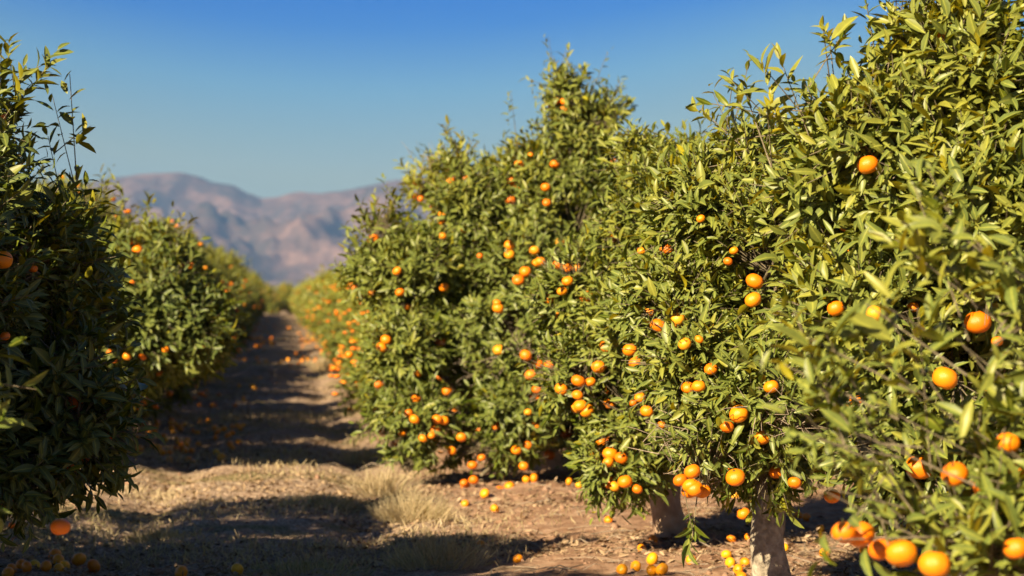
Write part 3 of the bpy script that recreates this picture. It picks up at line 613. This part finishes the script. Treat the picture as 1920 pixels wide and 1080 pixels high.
def place(src, loc, rot, sc, label, group):
    if src.name not in used:
        used.add(src.name); src.location = loc; src.rotation_euler = (0, 0, rot); src.scale = sc; src['label'] = label; src['group'] = group; return src
    return copy_tree(src, loc, rot, sc, label, group)
ORD = ['second', 'third', 'fourth', 'fifth', 'sixth', 'seventh']
rr = random.Random(5)
y = 21.0; k = 0
while y < 148:
    far = y > 46; src = (FP[k % 2] if far else LP[k % 3]); s = rr.uniform(.93, 1.04)
    lab = f'{ORD[k]} orange tree beyond the sunlit gap in the left row' if k < 6 else 'small distant orange tree merging into the shaded left hedge'
    place(src, (-2.03 + rr.uniform(-.12, .12), y, 0), rr.uniform(-.5, .5), (s * .92, s, s * rr.uniform(.64, .78)), lab, LG if k < 6 else 'distant orange trees of the left row')
    y += rr.uniform(2.55, 2.85); k += 1
y = 23.6; k = 0
while y < 148:
    far = y > 46; src = (RF[k % 2] if far else RP[k % 3]); s = rr.uniform(.9, 1.02)
    lab = f'{["first"] [0] if k == 0 else ORD[k - 1]} low fruit-laden orange tree beyond the pointed tree in the right row' if k < 6 else 'small distant low orange tree merging into the sunlit right hedge'
    place(src, (2.15 + rr.uniform(-.12, .12), y, 0), rr.uniform(-.5, .5), (s * 1.02, s, s * rr.uniform(.58, .66)), lab, RG if k < 6 else 'distant orange trees of the right row')
    y += rr.uniform(2.55, 2.85); k += 1
for x_, y_, s_ in ((-1.1, 153, .85), (.75, 156, .8), (2.6, 154, .9)):
    place(RF[k % 2], (x_, y_, 0), 1.5, (s_, s_, s_ * .8), 'distant orange tree closing the far end of the aisle', 'orange trees closing the aisle'); k += 1
# next row on the right, glimpsed under and between the near crowns
y = 11.0; k = 0
while y < 40:
    place(RP[k % 3], (6.5 + rr.uniform(-.1, .1), y, 0), rr.uniform(0, 6.28), (1, 1, .8), 'orange tree of the next row, glimpsed in the dark gaps under the right-hand crowns', 'orange trees of the next row to the right'); y += 2.7; k += 1

# ------------------------------------------------------------------ fallen oranges
frnd = random.Random(99); frng = np.random.default_rng(99)
GF = []
def ground_orange(x, y, dia, label, group=None, lift=0):
    """a fruit lying where the sight line meets the ground"""
    r = ray(x, y + dia * 0.38); d = -H0 / r[2]; p = CAMP + r * d; rad = float(np.clip(dia / 2 * p[1] / F, .026, .040))
    for _ in range(3):
        t_ = (float(gz(p[0], p[1])) - H0) / r[2]; p = CAMP + r * t_
    if lift: p = p + np.array([0, rad * .9, 0])
    q = np.array([p[0], p[1], float(gz(p[0], p[1])) + rad * 0.80 + lift * rad * 1.2])
    for a in GF:
        dd = q - a[0]; m = (rad + a[1]) * .97; n_ = np.linalg.norm(dd)
        if n_ < m: q = q + np.array([0, 1, 0.0]) * (m - n_ + .01) * (1 if dd[1] >= 0 else -1)
    GF.append((q, rad))
    o = link('fallen_orange', FRUITG[frnd.randrange(5)], None, tuple(q)); o.scale = (rad,) * 3
    o.rotation_euler = (frnd.uniform(-1.5, 1.5), frnd.uniform(-1.5, 1.5), frnd.uniform(0, 6)); tag(o, label, 'orange', group); return o
for x, y, d_, lab in [
    (148, 1050, 28, 'fallen orange at the back of the pair right of the bottom-left pile'), (176, 1060, 28, 'fallen orange at the right end of the bottom-left pile'), (103, 1038, 27, 'fallen orange topmost of the bottom-left pile'), (120, 1061, 23, 'small fallen orange just below the two top ones of the bottom-left pile'),
    (110, 1051, 24, 'fallen orange tucked under the topmost one of the bottom-left pile'), (86, 1063, 23, 'brightly sunlit fallen orange in the middle of the bottom-left pile'), (65, 1061, 23, 'fallen orange half in sun, left of the brightly lit one in the pile'), (50, 1064, 22, 'shaded fallen orange in the middle front of the bottom-left pile'),
    (40, 1053, 22, 'sunlit fallen orange at the back left of the pile'), (22, 1057, 22, 'shaded fallen orange left in the bottom-left pile'), (15, 1072, 24, 'fallen orange in the bottom-left corner of the frame'), (110, 1075, 20, 'fallen orange cut by the bottom edge below the pile'), (340, 1073, 26, 'lone fallen orange on dark litter at the bottom edge, left one of two'), (445, 1069, 24, 'lone fallen orange on dark litter at the bottom edge, right one of two'),
    (971, 1047, 18, 'shaded fallen orange alone on the dark soil right of the dry tuft'), (901, 1014, 16, 'dull brownish fallen orange by the dry grass in shade'), (928, 955, 18, 'sunlit fallen orange right under the hanging fruit of the pointed tree'), (909, 931, 19, 'sunlit fallen orange just below the skirt of the pointed tree'), (872, 943, 12, 'tiny fallen orange left below the skirt of the pointed tree'),
    (1001, 902, 18, 'fallen orange, right one of the pair before the pointed tree trunk'), (986, 901, 14, 'fallen orange, left one of the pair before the pointed tree trunk'), (1067, 909, 14, 'left of two small fallen oranges on the red soil behind the skirts'), (1086, 909, 15, 'right of two small fallen oranges on the red soil behind the skirts'), (1141, 976, 14, 'small fallen orange between dark litter before the tan trunk'),
    (1166, 1069, 23, 'shaded fallen orange at the left end of the bottom group on red soil'), (1192, 1063, 23, 'fallen orange second from left in the bottom group on red soil'), (1223, 1055, 25, 'bright fallen orange topmost of the bottom group on red soil'), (1241, 1070, 25, 'shaded fallen orange at the right end of the bottom group on red soil'), (1222, 1073, 20, 'shaded fallen orange in front of the bright one on red soil'),
    (1362, 1040, 19, 'single bright fallen orange left of the grey trunk'), (1397, 1054, 18, 'topmost fallen orange of the heap against the grey trunk'), (1384, 1067, 18, 'middle fallen orange of the heap against the grey trunk'), (1369, 1067, 17, 'left fallen orange of the heap against the grey trunk'), (1390, 1074, 20, 'front fallen orange of the heap against the grey trunk'),
    (1297, 980, 16, 'fallen orange just right of the tan forked trunk'), (1371, 1010, 14, 'fallen orange in deep shade between the two trunks'), (1512, 970, 16, 'fallen orange in deep shade right of the grey trunk'), (1470, 1030, 16, 'fallen orange peeping out from behind the grey trunk'), (1496, 968, 13, 'small fallen orange in deep shade right of the grey trunk, leftmost of two'),
    (415, 858, 17, 'bright fallen orange at the edge of the sunlit strip, middle of the aisle'), (345, 846, 15, 'sunlit fallen orange by the dead stalks, upper left of three'), (354, 858, 15, 'sunlit fallen orange by the dead stalks, lower middle'), (362, 865, 12, 'smallest sunlit fallen orange by the dead stalks'), (262, 845, 15, 'sunlit fallen orange left of the dead stalks at the strip edge'), (242, 844, 15, 'fallen orange beside the dark tree skirt at the strip edge'),
    (232, 841, 13, 'leftmost fallen orange beside the dark tree skirt at the strip edge'), (304, 844, 15, 'left of two round fallen oranges on the strip edge in the aisle'), (318, 847, 13, 'right of two round fallen oranges on the strip edge in the aisle'), (448, 828, 12, 'fallen orange catching a sun fleck in the shaded aisle'), (322, 790, 13, 'bright fallen orange by itself in the shade beyond the stalks'), (477, 728, 10, 'lone bright fallen orange in the middle of the far shaded aisle')]:
    ground_orange(x, y, d_, lab)
grp = [('fallen orange scattered in the shade beyond the dead stalks', 'fallen oranges beyond the dead stalks', (250, 470), (770, 850), 58, 11.5),
       ('fallen orange on the far shaded ground under the left row', 'fallen oranges under the far left row', (290, 500), (690, 765), 30, 8),
       ('fallen orange in the bright orange band across the far end of the aisle', 'fallen oranges banded across the far aisle', (430, 520), (632, 650), 50, 6),
       ('fallen orange scattered at the far end of the aisle', 'fallen oranges at the far end of the aisle', (425, 580), (600, 690), 60, 5),
       ('fallen orange under the far low trees of the right row', 'fallen oranges under the far right row', (570, 680), (625, 700), 26, 6),
       ('fallen orange in the deep shade under the right-hand trees', 'fallen oranges under the right-hand trees', (1200, 1640), (920, 1060), 22, 15)]
for lab, g, xr, yr, n, dia in grp:
    for k in range(n):
        yy = frnd.uniform(*yr); xx = frnd.uniform(*xr)
        if 'beyond' in lab and 'stalks' in lab: xx = frnd.choice([frnd.gauss(345, 30), frnd.gauss(430, 28), frnd.gauss(300, 30)]); yy = frnd.choice([frnd.gauss(802, 7), frnd.gauss(835, 10)])
        if 'far end' in lab and 'scattered' in lab: xx = 520 + (xx - 500) * (yy - 560) / 90
        ground_orange(xx, yy, dia * (yy - 548) / ((yr[0] + yr[1]) / 2 - 548) * frnd.uniform(.92, 1.08), lab, g)

# ------------------------------------------------------------------ litter, grass, clods
def zat(P): return gz(P[:, 0], P[:, 1])
def scatter(n, xr, yr, power=1.6):
    u = frng.random(n); y = yr[0] + (yr[1] - yr[0]) * u ** power; x = frng.uniform(xr[0], xr[1], n); P = np.stack([x, y, x * 0], 1); P[:, 2] = zat(P); return P
P = scatter(120000, (-3.4, 4.2), (9.5, 42), 1.7)
dens = noise3(P * [1.2, 1.2, 1], 41); P = P[dens + frng.normal(0, .07, len(P)) > 0.43 + 0.03 * (P[:, 0] > 1.3)]
n = len(P); D = unit(frng.normal(size=(n, 3)) * [1, 1, .28]); U = unit(frng.normal(size=(n, 3)) * [.45, .45, .2] + [0, 0, 1]); L = frng.uniform(.012, .06, n)
tone = np.stack([np.clip(frng.normal(.45, .28, n), 0, 1), (frng.random(n) < .07) * .8], 1)
V, fc, A = leaves(P + [0, 0, .006], D, U, L, L * frng.uniform(.14, .3, n), tone, 1, frng.uniform(-.3, .6, n), .5)
tag(link('leaf_litter', mesh_np('leaf_litter', V, fc, M['litter'], A)), 'dead brown and straw-coloured leaves littering the aisle and the soil', 'leaf litter', kind='stuff')
def blades(P, h, lean, rng, width=.0022, tonev=(.5, .25), green=.15):
    n = len(P); D = unit(np.stack([rng.normal(0, lean, n), rng.normal(0, lean, n), np.ones(n)], 1)); U = unit(rng.normal(size=(n, 3)))
    tone = np.stack([np.clip(rng.normal(tonev[0], tonev[1], n), 0, 1), np.broadcast_to(green, (n,)) if np.ndim(green) else (rng.random(n) < green) * .9], 1)
    return leaves(P, D, U, h, np.full(n, width) * (1 + .5 * rng.random(n)), tone, 1, rng.uniform(.1, .7, n), .1)
P = scatter(90000, (-3.2, 2.2), (10, 46), 1.7); d = noise3(P * [1.1, .8, 1] + 5, 42); P = P[(d + frng.normal(0, .05, len(d)) > .66) & (P[:, 0] < 1.2 + .5 * frng.normal(size=len(P)))]
g = np.clip((noise3(P * [.7, .7, 1] + 9, 43) - .38) * 2.6, 0, 1) * frng.random(len(P))
V, fc, A = blades(P, frng.uniform(.02, .075, len(P)), .55, frng, .0026, (.5, .25), g)
tag(link('grass', mesh_np('grass', V, fc, M['straw'], A)), 'short dry and greenish grass patches in the aisle', 'grass', kind='stuff')
# clods
P = scatter(7000, (-3.2, 4.5), (9.5, 32), 1.5); P = P[(frng.random(len(P)) < np.where(P[:, 0] > .9, 1, .35))]
n = len(P); r = frng.exponential(.0075, n) + .004; r = np.minimum(r, .04)
t0 = np.array([[1, 0, 0], [0, 1, 0], [-1, 0, 0], [0, -1, 0], [0, 0, 1], [0, 0, -1]], float)
Vc = P[:, None] + t0[None] * (r[:, None, None] * frng.uniform(.6, 1.3, (n, 6, 1))) * [1, 1, .7] + frng.normal(0, .15, (n, 6, 3)) * r[:, None, None]
tri = np.array([[0, 1, 4], [1, 2, 4], [2, 3, 4], [3, 0, 4], [1, 0, 5], [2, 1, 5], [3, 2, 5], [0, 3, 5]])
fcl = ((np.arange(n) * 6)[:, None, None] + tri[None]).reshape(-1, 3)
tag(link('soil_clods', mesh_np('soil_clods', Vc.reshape(-1, 3), [fcl], M['clod'])), 'reddish soil clods and small stones scattered over the ground', 'soil clods', kind='stuff')

P = scatter(2600, (-3.2, 4.2), (9.5, 36), 1.6); n = len(P); a = frng.uniform(0, 6.28, n); ln = frng.uniform(.05, .28, n)
E = P + np.stack([np.cos(a) * ln, np.sin(a) * ln, 0 * a], 1); E[:, 2] = zat(E) + .008; P[:, 2] += .008; Mi = (P + E) / 2 + frng.normal(0, .012, (n, 3)) + [0, 0, .012]
rr_ = frng.uniform(.0015, .0042, n); V, fc = join([rods(P, Mi, rr_, rr_ * .8), rods(Mi, E, rr_ * .8, rr_ * .5)])
tag(link('fallen_twigs', mesh_np('fallen_twigs', V, fc, M['dead_twig'])), 'thin dry twigs and prunings lying among the dead leaves', 'fallen twigs', kind='stuff')
def tuft(x, y, rad, hgt, n, label, green=.05, tonev=(.55, .25), lean=.35, name='dry_grass_tuft', width=.0022):
    r = ray(x, y); t_ = -H0 / r[2]; c = CAMP + r * t_; c[2] = float(gz(c[0], c[1]))
    a = frng.uniform(0, 6.28, n); q = frng.random(n) ** .7 * rad
    P = np.stack([q * np.cos(a), q * np.sin(a), 0 * a - .01], 1)
    D = unit(np.stack([np.cos(a) * q / rad * lean * 1.6 + frng.normal(0, .2, n), np.sin(a) * q / rad * lean * 1.6 + frng.normal(0, .2, n), np.ones(n)], 1))
    tone = np.stack([np.clip(frng.normal(tonev[0], tonev[1], n), 0, 1), (frng.random(n) < green) * .9], 1)
    h = hgt * frng.uniform(.45, 1.1, n) * (1 - .35 * q / rad)
    V, fc, A = leaves(P, D, unit(frng.normal(size=(n, 3))), h, np.full(n, width), tone, 1, frng.uniform(-.7, .9, n), .1)
    tag(link(name, mesh_np(name, V, fc, M['straw'], A), None, tuple(c)), label, 'grass tuft', 'dry grass tufts beside the right row' if x > 600 else 'dry grass tufts in the aisle')
tuft(775, 975, .20, .22, 1500, 'large pale dry grass tuft beside the skirt of the pointed tree', lean=.6, width=.0014)
tuft(720, 930, .18, .26, 500, 'pale dry grass tuft behind and left of the largest one', lean=.5)
tuft(640, 695, .50, .45, 1200, 'round beige dry bush at the foot of the far right hedge', lean=.4, width=.004)
tuft(690, 858, .24, .20, 600, 'yellowish grass clump at the left foot of the pointed tree', green=.3)
tuft(600, 945, .30, .10, 900, 'low greenish grass clump at the edge of the sunlit strip', green=.5, lean=.7)
tuft(820, 1062, .22, .22, 700, 'shaded dry grass tuft at the bottom of the frame', lean=.7)
tuft(300, 1000, .16, .09, 500, 'small sunlit straw tuft low on the left of the aisle', green=.2, lean=.7)
tuft(335, 868, .12, .26, 26, 'thin dead stalks standing among fallen oranges', lean=.3, name='dead_stalks', width=.003)
tuft(560, 1068, .35, .08, 900, 'dim green grass patch at the bottom edge in the shade', green=.6, lean=.8)
